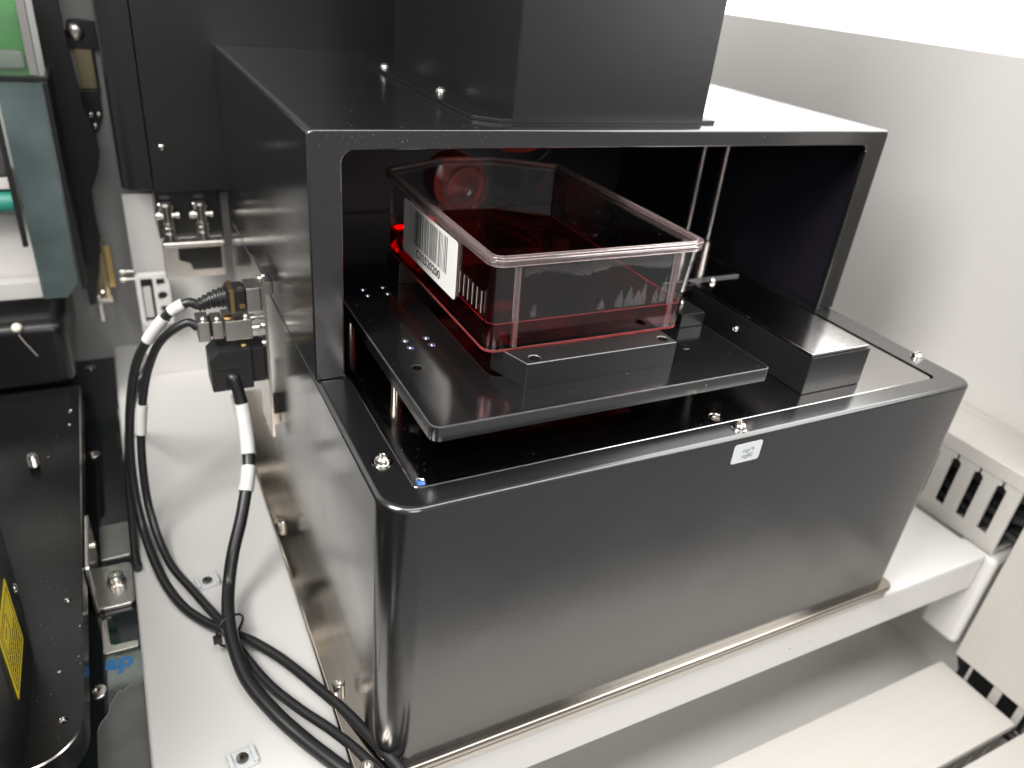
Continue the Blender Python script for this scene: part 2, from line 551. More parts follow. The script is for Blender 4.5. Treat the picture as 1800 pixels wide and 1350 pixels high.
# ================================================================== setting
shelf = plate('shelf', rect(-72, 344, -81, 300, [2, 2, 0, 0]), [], -13, -8, M['white'], None, 'z', rnd=1.5, rseg=4)
tag(shelf, None, None, kind='structure')
shelf_lip = plate('shelf_front_lip', rect(-72, 344, -32, -10), [circle(202, -22.4, 0.7, 10), circle(214.5, -22.5, 0.7, 10)], -77.5, -80.6, M['white'], shelf, 'y', rnd=0.4)
floor = box('lower_floor', -420, 391, -232, 60, -135, -131, M['white'], None, bev=0)
tag(floor, None, None, kind='structure')
wall_r = box('wall_right', 391, 396, -150, 420, -135, 232.5, M['wall'], None, bev=0.6)
tag(wall_r, None, None, kind='structure')
wall_b = box('wall_back', -420, 391, 300, 306, -135, 620, M['gwall'], None, bev=0)
tag(wall_b, None, None, kind='structure')
window = box('window', 400, 403, -420, 420, 200, 620, M['window'], None, bev=0)
tag(window, None, None, kind='structure')
glass_floor = box('glass_floor', -420, -70, -300, 299, -20, -16, M['mirror'], None, bev=0)
tag(glass_floor, None, None, kind='structure')
back_panel = box('back_panel', -52, 40, 250, 252, -7.9, 112, M['white'], None, bev=0.4)
tag(back_panel, None, None, kind='structure')

# ================================================================== imager
im = thing('imaging_instrument', (130, 60, -8), 'black boxy imaging instrument with open hood holding the flask of red liquid', 'instrument')
# base plates
box_out = lambda g: rect(-9 + g, 263 - g, -83 + g, 200 - g, 4.5)
plate('base_plate', box_out(0), [], -3.4, -0.1, M['mirrorsteel'], im, 'z', rnd=1.2, both=True)
plate('base_plate', box_out(0.6), [], -7.9, -3.6, M['satin'], im, 'z', rnd=1.2, both=True)
# lower body with the opening for the inset panel
body_out = rounded([(0, -80), (260, -80), (260, 198.6), (0, 198.6)], [11, 6.5, 0.5, 0.5], 10)
plate('lower_body', body_out, [rect(11.5, 246.5, -70.5, 190, 2.5, 4)], 0, 114, M['coat'], im, 'z', rnd=1.8, rseg=5, hole_rnd=0.25)
plate('inset_panel', rect(11.8, 244.6, -70.2, 189.5, 2.0, 4),
      [circle(129.2, -66.2, 2.6, 18), rounded([(13.2, -68.6), (15.6, -69.2), (16.0, -66.8), (14.2, -65.4)], 0.3, 2)], 110.5, 113.75, M['inset'], im, 'z', rnd=0.2, rseg=1, hole_rnd=0.2)
box('sub_plate', 12.5, 246, -69.8, 188, 104, 109.6, M['matte'], im, bev=0)
plate('blue_film', rounded([(13.6, -67.4), (16.4, -68.0), (16.6, -66.0), (14.2, -65.6)], 0.2, 2), [], 110.0, 112.6, M['bluefilm'], im)  # blue LED glint built as a coloured chip in the slit
box('blue_film', 247.0, 248.6, -60.5, -57, 110, 113.0, M['bluefilm'], im, bev=0.1)  # blue reflection in the side gap, built as a coloured chip
screw(im, (7.1, -54.6, 114), r=2.5)
screw(im, (132.5, -75.1, 114), r=2.5)
screw(im, (255.4, -53.9, 114), r=2.5)
screw(im, (129.2, -66.2, 109.7), r=1.9, washer=False)
# hood: front frame, shell, inner lining
frame_prof = rounded([(0, 114.1), (10.8, 114.1), (10.8, 194.7), (249.2, 194.7), (249.2, 114.1), (260, 114.1), (260, 201.2), (0, 201.2)], [0, 0, 4.2, 4.2, 0, 0, 2.0, 2.0], 6)
plate('front_frame', frame_prof, [], 3.0, 0, M['top'], im, 'y', rnd=0.8, rseg=4)
prof = rounded([(0, 114.1), (2.4, 114.1), (2.4, 198.8), (257.6, 198.8), (257.6, 114.1), (260, 114.1), (260, 201.2), (0, 201.2)], [0, 0, 0, 0, 0, 0, 2.0, 2.0], 4)
plate('hood_shell', prof, [], 3.02, 198.6, M['top'], im, 'y')
box('lining_back', 2.6, 257.4, 193, 196, 114.1, 198.6, M['matte'], im, bev=0)
box('lining_side', 254.6, 257.3, 3.3, 192.8, 114.1, 198.5, M['matte'], im, bev=0)
box('lining_side', 2.7, 5.4, 3.3, 192.8, 114.1, 198.5, M['matte'], im, bev=0)
box('lining_top', 5.6, 254.4, 3.3, 192.8, 196.4, 198.5, M['matte'], im, bev=0)
for yy in (97, 79):
    rod = lathe('guide_rod', [(0, 113.8), (3.2, 113.8), (3.2, 124), (1.4, 125), (1.4, 196.2), (0, 196.2)], (241, yy, 0), M['steel'], im)
# loose wires inside the hood
tube('inner_wire', [(150, 120, 196), (152, 112, 184), (147, 108, 174), (138, 112, 168), (128, 122, 166)], 0.8, M['cap'], im, seg=8)
tube('inner_wire', [(156, 124, 196), (158, 118, 182), (150, 112, 168), (141, 116, 160), (134, 130, 156)], 0.7, M['plastic'], im, seg=8)
# tower
tw = plate('tower', rect(75, 161, 10.6, 142, 0.8, 3), [], 202.4, 340, M['tower'], im, 'z')
plate('flange', rounded([(74.0, 11.2), (168, 11.2), (168, 142), (62, 142), (62, 17), (70, 11.2)], [0, 0.5, 0.5, 0.5, 2, 2], 3), [], 201.3, 202.6, M['tower'], tw, 'z', rnd=0.3, rseg=2)
screw(tw, (65.6, 126.4, 202.6), r=2.3, washer=False)
screw(tw, (68.6, 63.3, 202.6), r=2.3, washer=False)
# stage plate
holes = [circle(31.2, -5.5, 1.15, 12), circle(31.2, -11.1, 1.15, 12), circle(39.3, -5.3, 1.15, 12), circle(39.4, -11.1, 1.15, 12), circle(28.3, -25.8, 1.9, 16),
         circle(30.4, 43.6, 1.1, 12), circle(30.5, 37.4, 1.1, 12), circle(38.9, 44.1, 1.1, 12), circle(38.8, 37.3, 1.1, 12),
         rect(49.5, 125, -39.8, 58, 4.5, 4)]
stage = plate('stage_plate', rounded([(19.6, -63), (154, -63), (154, 72), (19.6, 72)], [3.5, 2, 1, 1], 5), holes, 123.5, 128.7, M['anod'], im, 'z', rnd=0.45, rseg=2, hole_rnd=0.2, edge=M['wornedge'])
for hx, hy in ((31.2, -5.5), (31.2, -11.1), (39.3, -5.3), (39.4, -11.1), (30.4, 43.6), (30.5, 37.4), (38.9, 44.1), (38.8, 37.3)):
    lathe('hole_insert', [(0, 126.6), (0.85, 126.9), (1.1, 127.6), (1.12, 128.2), (0.7, 127.3), (0, 127.0)], (hx, hy, 0), M['bluesteel'], stage, seg=14)  # inserts tinted to look lit from below
lathe('flush_plug', [(0, 128.2), (2.1, 128.2), (2.1, 128.85), (1.8, 128.95), (0, 128.95)], (132, -38.9, 0), M['anod'], stage, seg=20)
for px, py in ((24, -18), (24, 40), (148, -30), (148, 50)):
    lathe('post', [(0, 113.8), (2.0, 113.8), (2.0, 123.4), (0, 123.4)], (px, py, 0), M['darksteel'], im, seg=20)
# stop blocks under the flask
plate('nest_block', rounded([(57.4, -49.4), (118.4, -49.4), (118.4, -33), (52, -33)], 0.5, 2), [circle(61.8, -46.0, 2.0, 18), circle(114.6, -45.6, 2.0, 18)], 128.75, 137.75, M['anod2'], im, 'z', rnd=0.25, rseg=1, hole_rnd=0.25, edge=M['wornedge'])
for hx, hy in ((61.8, -46.0), (114.6, -45.6)):
    lathe('bore_floor', [(0, 133.5), (1.98, 133.5), (1.98, 133.0), (0, 133.0)], (hx, hy, 0), M['matte'], im, seg=18)
box('nest_block', 46.6, 55, 46, 62, 128.75, 137.75, M['anod2'], im, bev=0.35)
box('nest_block', 118, 127, 44, 62, 128.75, 137.75, M['anod2'], im, bev=0.35)
# clamp on the stage, right of the flask
box('clamp', 141, 153, -24, 4, 128.75, 134.5, M['anod2'], im, bev=0.4)
screw(im, (147, -4, 134.5), r=2.0, washer=False)
screw(im, (147, -14, 134.5), r=2.0, washer=False)
# motor cover (long box to the right of the stage)
rail = box('rail_cover', 174.5, 207, -63.5, 13, 113.8, 129.9, M['anod2'], im, bev=0.5)
box('lid', 174.5, 206.2, -62.9, 13.3, 130.3, 131.3, M['inset'], rail, bev=0.3)
box('lip', 160, 204, 12.6, 14.0, 131.4, 132.2, M['wornedge'], rail, bev=0.2)
box('bracket', 150, 173.5, 8, 14, 128.8, 132, M['anod'], rail, bev=0.3)
screw(rail, (185, 9.5, 131.3), r=1.6, washer=False)
screw(rail, (174.4, -22, 123.5), axis=(-1, 0, 0), r=1.5, h=1.2, washer=False)
# sticker on the front
st = plate('sticker', rect(127.4, 140.5, 102.3, 110.6, 1.0, 3), [], -80.02, -80.12, M['sticker'], im, 'y')
text('sticker_text', 'stg19', 2.5, ((134.4, -80.14, 107.4), (1, 0, 0.0), (0, 0, 1)), M['ink'], st, depth=0.01, bold=-0.02)
text('sticker_text', 'stg82', 2.5, ((134.4, -80.14, 104.9), (1, 0, 0.0), (0, 0, 1)), M['ink'], st, depth=0.01, bold=-0.02)
# screws along the base plate and the side
lathe('cap_screw', [(0, -0.2), (2.4, -0.2), (2.4, 3.6), (2.1, 4.0), (1.2, 4.0), (1.1, 2.2), (0, 2.2)], (-4.7, -40.6, 0), M['steel'], im)
lathe('cap_screw', [(0, -0.2), (2.4, -0.2), (2.4, 3.6), (2.1, 4.0), (1.2, 4.0), (1.1, 2.2), (0, 2.2)], (-4.7, 62, 0), M['steel'], im)
lathe('cap_screw', [(0, -0.2), (2.4, -0.2), (2.4, 3.6), (2.1, 4.0), (1.2, 4.0), (1.1, 2.2), (0, 2.2)], (-4.7, -78, 0), M['steel'], im)
screw(im, (-0.1, 108, 32.6), axis=(-1, 0, 0), r=2.2, washer=True)
tube('ground_wire', [(-3.2, 96, 74), (-3.6, 99, 62), (-3.0, 105, 46), (-2.2, 108, 36), (-1.4, 108, 33)], 0.9, M['rubber'], im, seg=8)
# socket plate on the left flank
sp = plate('socket_plate', rect(73, 99, 44, 127, 1.5, 3), [], -3.4, -4.6, M['steel'], im, 'x', rnd=0.2)
box('standoff', -3.3, -0.1, 76, 96, 50, 56, M['steel'], sp, bev=0.2)
box('standoff', -3.3, -0.1, 76, 96, 116, 122, M['steel'], sp, bev=0.2)
for zz in (123.5, 101.5, 93):
    screw(sp, (-4.7, 77, zz), axis=(-1, 0, 0), r=1.5, h=1.3, washer=False)

# ================================================================== flask
fl = thing('culture_flask', (88, 20, 137.8), 'clear plastic culture flask half full of red liquid with a barcode label', 'flask')
top_in = [(47.1, -39.6), (129.8, -39.6), (130.4, 68.4), (104.2, 84.4), (79.2, 84.4), (48.4, 68.4)]
bot_in = [(47.0, -39.0), (126.8, -39.0), (127.2, 62.5), (103.4, 79.0), (79.2, 79.0), (47.6, 62.5)]
rad = [4.2, 4.2, 2.5, 1.5, 1.5, 2.5]
def at_h(z, d=0.0):
    t = (z - 137.8) / (168.0 - 137.8)
    pts = [(a[0] + (b[0] - a[0]) * t, a[1] + (b[1] - a[1]) * t) for a, b in zip(bot_in, top_in)]
    return inset(rounded(pts, rad, 6), d)
bm = bmesh.new()
rings_o = loft(bm, [(at_h(137.8, 1.2), 137.8), (at_h(138.1, 0.45), 138.1), (at_h(138.8, 0.0), 138.8), (at_h(168.0, 0.0), 168.0)], close_top=False)
rings_i = loft(bm, [(at_h(139.2, 2.2), 139.2), (at_h(139.6, 1.5), 139.6), (at_h(140.4, 1.25), 140.4), (at_h(168.0, 1.25), 168.0)], close_top=False)
a, b = rings_o[-1], rings_i[-1]
for i in range(len(a)):
    bm.faces.new((a[i], a[(i + 1) % len(a)], b[(i + 1) % len(b)], b[i]))
flask_body = link('body', bm, M['clear'], fl)
# liquid, touching the inner wall
bm = bmesh.new()
loft(bm, [(at_h(139.25, 2.15), 139.25), (at_h(139.62, 1.45), 139.62), (at_h(140.4, 1.2), 140.4), (at_h(147.2, 1.2), 147.2), (at_h(147.6, 1.2), 147.6)])
link('red_liquid', bm, M['liquid'], fl)
# lid: flat sheet and double moulded rim
bm = bmesh.new()
add_plate(bm, inset(rounded(top_in, rad, 6), 0.6), [], 168.6, 169.8, 'z', 0.2, 2, 0, True)
link('lid', bm, M['clear'], fl)
rim_o = inset(rounded(top_in, rad, 6), -1.5)
rim_i = inset(rounded(top_in, rad, 6), 1.1)
bm = bmesh.new()
add_plate(bm, rim_o, [rim_i], 169.95, 171.4, 'z', 0.45, 3, 0.35, True)
link('rim', bm, M['rim'], fl)
bm = bmesh.new()
add_plate(bm, inset(rim_o, 0.25), [inset(rim_i, -0.2)], 168.05, 169.85, 'z', 0.4, 3, 0.3, True)
link('rim', bm, M['rim'], fl)
bm = bmesh.new()
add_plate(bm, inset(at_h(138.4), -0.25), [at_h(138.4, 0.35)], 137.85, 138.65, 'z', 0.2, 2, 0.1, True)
link('foot_rim', bm, M['wetedge'], fl)  # bottom edge reddened in place of glow from the liquid
# meniscus: thin film of liquid climbing the inner wall
bm = bmesh.new()
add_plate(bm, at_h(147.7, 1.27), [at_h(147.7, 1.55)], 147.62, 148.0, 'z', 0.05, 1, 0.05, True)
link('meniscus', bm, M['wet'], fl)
# moulded ribs on the front wall
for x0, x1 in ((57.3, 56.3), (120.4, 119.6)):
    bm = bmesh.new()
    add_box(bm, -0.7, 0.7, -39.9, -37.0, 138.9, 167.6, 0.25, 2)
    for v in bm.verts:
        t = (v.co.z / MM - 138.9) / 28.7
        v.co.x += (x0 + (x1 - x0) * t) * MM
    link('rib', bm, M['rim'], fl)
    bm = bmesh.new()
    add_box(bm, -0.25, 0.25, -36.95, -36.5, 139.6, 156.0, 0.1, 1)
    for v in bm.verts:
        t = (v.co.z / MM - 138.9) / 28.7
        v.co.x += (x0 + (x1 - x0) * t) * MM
    link('wet_streak', bm, M['wet'], fl)  # red strip standing for the liquid refracted in the rib
# condensation on the inside of the front wall
bm = bmesh.new()
rc = random.Random(5)
xs = [58.6 + 60 * k / 70 for k in range(71)]
low = [163.8 + 1.2 * math.sin(x * 0.21) + rc.uniform(-0.7, 0.7) for x in xs]
fr_ = lambda x, z: V((x, -38.22 - 0.6 * (z - 137.8) / 30.2, z))
tv = [bm.verts.new(fr_(x, 167.3)) for x in xs]
lv = [bm.verts.new(fr_(x, z)) for x, z in zip(xs, low)]
for i in range(70):
    bm.faces.new((tv[i], tv[i + 1], lv[i + 1], lv[i]))
for cx_, h_ in ((97.5, 7), (101.5, 8), (105, 6.5), (107.5, 10), (113, 6), (116.2, 11), (90, 4), (63.5, 6)):
    w_ = rc.uniform(0.9, 1.7)
    pts_ = [(cx_ - w_, 149.0), (cx_ + w_, 149.0), (cx_ + w_ * 1.1, 149 + h_ * 0.35), (cx_ + w_ * 0.5, 149 + h_ * 0.75), (cx_ + 0.3, 149 + h_), (cx_ - w_ * 0.6, 149 + h_ * 0.6), (cx_ - w_ * 1.1, 149 + h_ * 0.3)]
    bm.faces.new([bm.verts.new(fr_(*p_)) for p_ in pts_])
cond = link('condensation', bm, M['fog'], fl, smooth=False)
cond['kind'] = 'stuff'
# neck and cap at the rear
lathe('neck', [(9.6, 0), (10.9, 0), (10.9, 9), (11.8, 9.4), (11.8, 10.4), (10.9, 10.8), (10.9, 14), (9.6, 14), (9.6, 0)], (91.7, 83.2, 156.5), M['clear'], fl, axis=(0, 1, 0), seg=40)
bm = bmesh.new()
add_lathe(bm, [(11.2, 6.0), (13.6, 6.0), (13.9, 6.5), (13.9, 19.5), (13.2, 20.4), (0, 20.4), (0, 18.6), (11.2, 18.6), (11.2, 6.0)], (91.7, 86.0, 156.5), (0, 1, 0), 48)
for v in bm.verts:       # knurled skirt
    c = Vector((91.7, 0, 156.5)) * MM
    d = Vector((v.co.x - c.x, 0, v.co.z - c.z))
    if d.length > 13.5 * MM:
        k = round(math.atan2(d.z, d.x) / (2 * math.pi) * 48)
        if k % 2: v.co -= d.normalized() * 0.5 * MM
link('cap', bm, M['cap'], fl)
# barcode label on the left wall (x = 46.9)
lab = plate('barcode_label', rect(-11.8, 42.6, 145.3, 166.6, 1.6, 4), [], 46.98, 46.80, M['paper'], fl, 'x')
bm = bmesh.new()
rb = random.Random(31)
yy = 34.3
while yy > -2.8:
    w = rb.choice((0.34, 0.34, 0.62, 0.62, 0.95))
    add_box(bm, 46.74, 46.79, yy - w, yy, 151.9, 165.4, 0)
    yy -= w + rb.choice((0.5, 0.5, 0.85, 1.2))
    if yy > 31.5: yy -= 1.6
link('barcode_print', bm, M['ink'], lab, smooth=False)
text('barcode_text', 'C02520200', 4.5, ((46.76, 15.0, 149.0), (0, -1, 0), (0, 0, 1)), M['ink'], lab, depth=0.01, bold=0.12, width=1.18)
for k in range(6):
    yk = -14.9 - k * 3.6
    box('graduation_mark', 46.85, 47.02, yk - 0.06, yk + 0.06, 149.9, 157.6, M['tick'], fl, bev=0)

# ================================================================== cables, plugs, tie
plug1 = thing('network_plug', (-10, 85, 112), 'black ribbed cable plug with gold stripe, topmost plug on the instrument flank', 'plug')
box('shell', -10.6, -4.7, 79, 91, 107.5, 118.5, M['steel'], plug1, bev=0.4)
box('housing', -18.4, -10.7, 79.5, 90.5, 108, 118, M['plastic'], plug1, bev=0.8)
box('gold_band', -17.2, -15.4, 79.2, 90.8, 107.7, 118.4, M['brass'], plug1, bev=0.2)
box('gold_contact', -13.6, -11.2, 81, 83, 118.0, 118.3, M['brass'], plug1, bev=0.1)
box('gold_contact', -13.6, -11.2, 79.2, 79.45, 109.5, 111.5, M['brass'], plug1, bev=0.1)
bm = bmesh.new()
bp = [Vector(p) for p in ((-18.4, 85, 113.2), (-22, 85, 112.8), (-26, 85.2, 111.6), (-30, 85.6, 109.8))]
sm = spline(bp, 8)
add_tube(bm, sm, [4.4 - 2.2 * i / (len(sm) - 1) + (0.55 if i % 4 < 2 else 0) for i in range(len(sm))], 14)
link('strain_relief', bm, M['plastic'], plug1)

plug2 = thing('metal_serial_plug', (-20, 85, 101), 'silver metal-hooded serial plug below the gold striped plug', 'plug')
box('hood', -20.6, -9.2, 78, 92, 95.2, 104.6, M['steel'], plug2, bev=0.5)
box('hood_middle', -25.6, -20.9, 79.5, 90.5, 96, 104.2, M['steel'], plug2, bev=0.5)
box('hood_end', -31.4, -26.4, 79, 91, 95.4, 104.8, M['steel'], plug2, bev=0.5)
box('core', -26.5, -25.5, 80.5, 89.5, 97, 103.4, M['plastic'], plug2, bev=0.1)
screw(plug2, (-28.8, 81.4, 104.8), r=1.3, h=1.4, washer=False)
screw(plug2, (-23.2, 81.4, 104.2), r=1.3, h=1.4, washer=False)
screw(plug2, (-11.5, 80.4, 104.6), r=1.2, h=1.4, washer=False)
lathe('brass_grommet', [(0, 0), (2.0, 0), (2.0, 0.5), (1.2, 0.7), (0, 0.7)], (-18.6, 83, 104.6), M['brass'], plug2)
for yb in (79.5, 90.5):
    lathe('jack_screw', [(0, 0), (1.6, 0), (1.6, 3), (0.9, 3.2), (0.9, 4.6), (0, 4.6)], (-9.3, yb, 99.8), M['steel'], plug2, axis=(1, 0, 0), seg=12)

plug3 = thing('black_power_plug', (-20, 85, 80), 'chunky black plastic plug, lowest plug on the instrument flank', 'plug')
plate('housing', rounded([(-28.2, 71), (-10.5, 71), (-10.5, 91), (-24.0, 91), (-28.2, 87)], 0.6, 2), [], 77, 93, M['plastic'], plug3, 'y', rnd=0.5, rseg=2, both=True)
box('ridge', -27.2, -13.5, 76.4, 77, 82.2, 83.2, M['plastic'], plug3, bev=0.2)
box('collar', -10.4, -4.7, 78.5, 91.5, 73, 90, M['plastic'], plug3, bev=0.4)
screw(plug3, (-13.2, 81, 91), r=1.4, h=1.0, material=M['brass'], washer=False)

def sleeve(parent, sp_, i0, i1, r):
    bm = bmesh.new()
    add_tube(bm, sp_[i0:i1], r, 16)
    return link('marker_sleeve', bm, M['sleeve'], parent)

def cable(name, pts, r, label, sleeves=(), group='black cables looping over the white shelf'):
    t = thing(name, pts[0], label, 'cable', group)
    s_ = spline(pts, 12)
    bm = bmesh.new()
    add_tube(bm, s_, r, 14)
    link('sheath', bm, M['rubber'], t)
    n = len(s_) - 1
    for a_, b_ in sleeves:
        sleeve(t, s_, int(a_ * 12), int(b_ * 12) + 1, r + 0.55)
    return t

cA = [(-29.5, 85.5, 110), (-33.6, 86.0, 111.6), (-41.2, 88.0, 106.8), (-49.4, 92.0, 95.7), (-56.3, 96.0, 82.4), (-61.0, 98.0, 65.2), (-65.0, 98.0, 41.3), (-66.7, 94.0, 18.2), (-65.7, 82.0, -0.4), (-60.9, 52.7, -5.6), (-54.7, 31.7, -5.6), (-47.0, 18.1, -5.4), (-38.8, 7.9, -4.4), (-30.2, -2.7, -3.0), (-20.5, -17.2, -3.0), (-11.4, -35.9, -2.0), (-4.4, -52.8, -0.0), (1.0, -69.3, 2.0), (6.6, -85.1, 2.0), (10.2, -102.2, 0.0)]
cable('cable', cA, 2.05, 'outermost cable with white sleeves leaving the gold striped plug', [(1.3, 1.95), (2.3, 3.25)])
cB = [(-31, 85, 100), (-34.6, 86.0, 102.4), (-41.7, 88.0, 98.0), (-47.3, 92.0, 90.5), (-51.8, 95.0, 80.0), (-55.4, 96.0, 68.3), (-59.2, 95.0, 49.9), (-61.5, 90.0, 29.7), (-61.5, 82.0, 8.8), (-57.0, 59.9, -3.9), (-48.0, 33.2, -3.6), (-40.1, 9.5, -1.5), (-34.9, -8.7, -2.0), (-28.7, -25.2, -3.0), (-20.2, -41.1, -3.0), (-11.1, -56.2, -2.0), (-4.0, -71.8, 0.0), (1.6, -86.8, 0.0), (2.7, -101.1, 0.0)]
cable('cable', cB, 1.85, 'cable with one white sleeve curving left out of the silver metal plug', [(5.55, 6.3)])
cC = [(-20.5, 78.5, 74), (-19.3, 77.0, 77.2), (-17.2, 74.0, 66.6), (-16.9, 68.0, 53.4), (-18.0, 60.0, 43.2), (-20.6, 52.0, 36.7), (-25.4, 42.0, 26.3), (-31.0, 33.0, 15.8), (-35.1, 24.0, 5.4), (-37.8, 6.3, 5.0), (-38.0, -7.6, 3.0), (-35.7, -23.5, 0.0), (-29.3, -39.6, -2.0), (-21.2, -54.6, -3.5), (-11.9, -70.6, -3.5), (-1.1, -88.8, -3.5)]
cable('cable', cC, 2.75, 'thick cable with two white sleeves dropping straight from the chunky black plug', [(2.15, 3.75), (4.3, 5.3)])
cD = [(-52.0, 118.0, 68.2), (-59.8, 118.0, 53.9), (-68.1, 176.9, -4.0), (-70.2, 133.7, -5.4), (-70.3, 99.0, -5.4), (-70.4, 70.7, -5.4), (-69.8, 60.7, -5.6)]
cable('cable', cD, 1.9, 'short thin cable lying along the left edge of the white shelf')
tie = thing('cable_tie', (-37.5, 4, 0), 'thin black cable tie looped around the crossing cables', 'cable tie')
bm = bmesh.new()
ctr = Vector((-37.8, 4.4, -0.0))
ax = Vector((0.55, -0.83, 0.0)).normalized()
sd = Vector((ax.y, -ax.x, 0)).normalized()
loop = [ctr + sd * (-(6.6) * math.cos(t)) + Vector((0, 0, 1.0)) * (7.2 * math.sin(t)) + ax * (0.9 * math.sin(2 * t)) for t in [2 * math.pi * k / 40 for k in range(41)]]
add_tube(bm, loop, 0.55, 8)
link('strap', bm, M['plastic'], tie)
hb = ctr + sd * 6.6
box('head', hb.x - 1.7, hb.x + 1.7, hb.y - 1.6, hb.y + 1.6, hb.z - 1.2, hb.z + 1.2, M['plastic'], tie, bev=0.3)

# clear tie mounts screwed to the shelf
def tie_mount(pos, rz, label):
    t = thing('tie_mount', pos, label, 'tie mount', 'clear tie mounts on the shelf')
    x, y, z = pos
    R_ = Matrix.Rotation(rz, 3, 'Z')
    def b_(n, x0, x1, y0, y1, z0, z1):
        return box(n, x + x0, x + x1, y + y0, y + y1, z + z0, z + z1, M['nylon'], t, bev=0.4, rot=R_, piv=pos)
    b_('base', -4.6, 4.6, -4.0, 4.0, 0.05, 1.3)
    b_('saddle', -4.8, -3.2, -3.6, 3.6, 1.35, 2.8)
    b_('saddle', 3.2, 4.8, -3.6, 3.6, 1.35, 2.8)
    lathe('screw', [(0, 1.3), (2.2, 1.3), (2.1, 2.2), (1.0, 2.3), (0.8, 1.7), (0, 1.7)], (x, y, z), M['darksteel'], t, seg=16)
tie_mount((-42.5, 43.3, -8.0), 0.15, 'clear tie mount with dark screw between the two cable loops')
tie_mount((-42.6, -51.6, -8.0), 0.15, 'clear tie mount with dark screw at the bottom edge, front of shelf')

# ================================================================== rear left column instrument
col = thing('rear_instrument', (20, 240, 112), 'tall glossy black cabinet with rounded edge standing behind the hood', 'cabinet')
plate('corner_column', rounded([(-51.5, 200.2), (-36.6, 200.2), (-36.6, 290), (-51.5, 290)], [9, 0.3, 0.3, 2], 8), [], 128, 420, M['gloss'], col, 'z', rnd=0.8, rseg=2, both=True)
box('front_panel', -36.2, 190, 199.7, 290, 127.2, 420, M['gloss'], col, bev=0.4)
screw(col, (-30, 199.6, 150.7), axis=(0, -1, 0), r=1.7, h=1.3, washer=False)
box('underside_block', -36, -2, 215, 248, 96, 127, M['plastic'], col, bev=0.5)

# valve fittings on a steel bracket below
def fitting(x, label):
    t = thing('push_fitting', (x, 232, 87), label, 'fitting', 'silver push fittings under the black cabinet')
    lathe('stem', [(0, 0), (2.6, 0), (2.6, 3), (3.6, 3.2), (3.6, 5), (3.2, 5.4), (3.8, 6), (3.8, 8), (3.2, 8.4), (3.8, 9), (3.8, 11), (3.0, 11.4), (3.0, 18), (3.8, 18.3), (3.8, 21), (3.0, 22), (0, 22)], (x, 210, 96.2), M['steel'], t)
    lathe('side_knob', [(0, -6.4), (2.0, -6.4), (2.6, -5.8), (2.6, -3.4), (1.6, -3.2), (1.6, 4.2), (2.3, 4.4), (2.3, 6), (0, 6)], (x, 209.5, 111.5), M['steel'], t, axis=(1, 0, 0))
    lathe('top_screw', [(0, 0), (1.3, 0), (1.3, 3.6), (0.8, 4), (0, 4)], (x - 2.6, 208.5, 115.5), M['steel'], t, axis=(-0.3, -0.3, 1))
fitting(-31.0, 'silver push fitting nearer the rounded edge of the black cabinet')
fitting(-13.6, 'silver push fitting nearer the hood, under the black cabinet')
br = thing('steel_bracket', (-18, 225, 60), 'bent steel bracket with dark cut-out below the silver fittings', 'bracket')
plate('face', rect(-35.5, -2.0, 72, 96.4, 1, 2), [rounded([(-27.5, 83), (-21.5, 80.5), (-20.5, 76.5), (-4, 76.5), (-4, 90), (-27.5, 90)], 0.6, 2)], 217, 215, M['steel'], br, 'y', rnd=0.3)
box('top', -35.5, -2.0, 207.5, 236, 93.2, 96.2, M['steel'], br, bev=1.2, seg=4)
box('backing', -34.5, -3, 218, 219, 73, 93, M['plastic'], br, bev=0.1)

# white connector box
cb = thing('white_terminal_box', (-41, 235, 30), 'small white metal terminal box with square openings behind the cables', 'terminal box')
plate('frame', rect(-52, -33, 33, 67.5, 3, 4), [rect(-49.4, -42.6, 36, 64.4, 0.6, 2), rect(-40.6, -36, 59.4, 64, 0.4, 2), circle(-38.0, 52.6, 2.9, 14), rect(-40.0, -36, 42, 46, 0.4, 2)], 240, 237, M['white'], cb, 'y', rnd=0.7, rseg=3)
box('rail', -49.0, -44.2, 238.2, 240.5, 38.5, 58.5, M['pale'], cb, bev=0.4)
box('back', -51, -34, 240.6, 242, 34.5, 66, M['plastic'], cb, bev=0.2)
lathe('side_screw', [(0, 0), (0.9, 0), (0.9, 5), (2.2, 5.2), (2.2, 7.6), (0, 7.6)], (-52, 240, 64), M['steel'], cb, axis=(-1, 0, 0), seg=14)
lathe('side_screw', [(0, 0), (0.9, 0), (0.9, 5), (2.0, 5.2), (2.0, 7.2), (0, 7.2)], (-52, 240, 69), M['steel'], cb, axis=(-1, 0, 0), seg=14)

# ================================================================== left instrument
li = thing('dusty_instrument', (-120, 60, 3), 'black dusty instrument with yellow warning label, cut off by the left edge', 'instrument')
plate('base_slab', rounded([(-300, -46), (-89, -46), (-89, 206), (-300, 206)], [0, 16, 0.5, 0], 10),
      [circle(-94.2, 27.4, 1.35, 14), circle(-95.2, -30.5, 1.35, 14), circle(-94, 177.5, 0.7, 10), circle(-94.3, 162.5, 0.7, 10)], 3, 15, M['dusty'], li, 'z', rnd=0.5, rseg=1, hole_rnd=0.15, edge=M['steel'])
for hx, hy in ((-94.2, 27.4), (-95.2, -30.5)):
    bm = bmesh.new()
    for k in range(5):
        add_lathe(bm, [(1.3, 14.4 - k * 0.8), (1.0, 14.0 - k * 0.8), (1.3, 13.6 - k * 0.8)], (hx, hy, 0), seg=14)
    add_lathe(bm, [(0, 10.2), (1.3, 10.2)], (hx, hy, 0), seg=14)
    link('thread', bm, M['darksteel'], li)
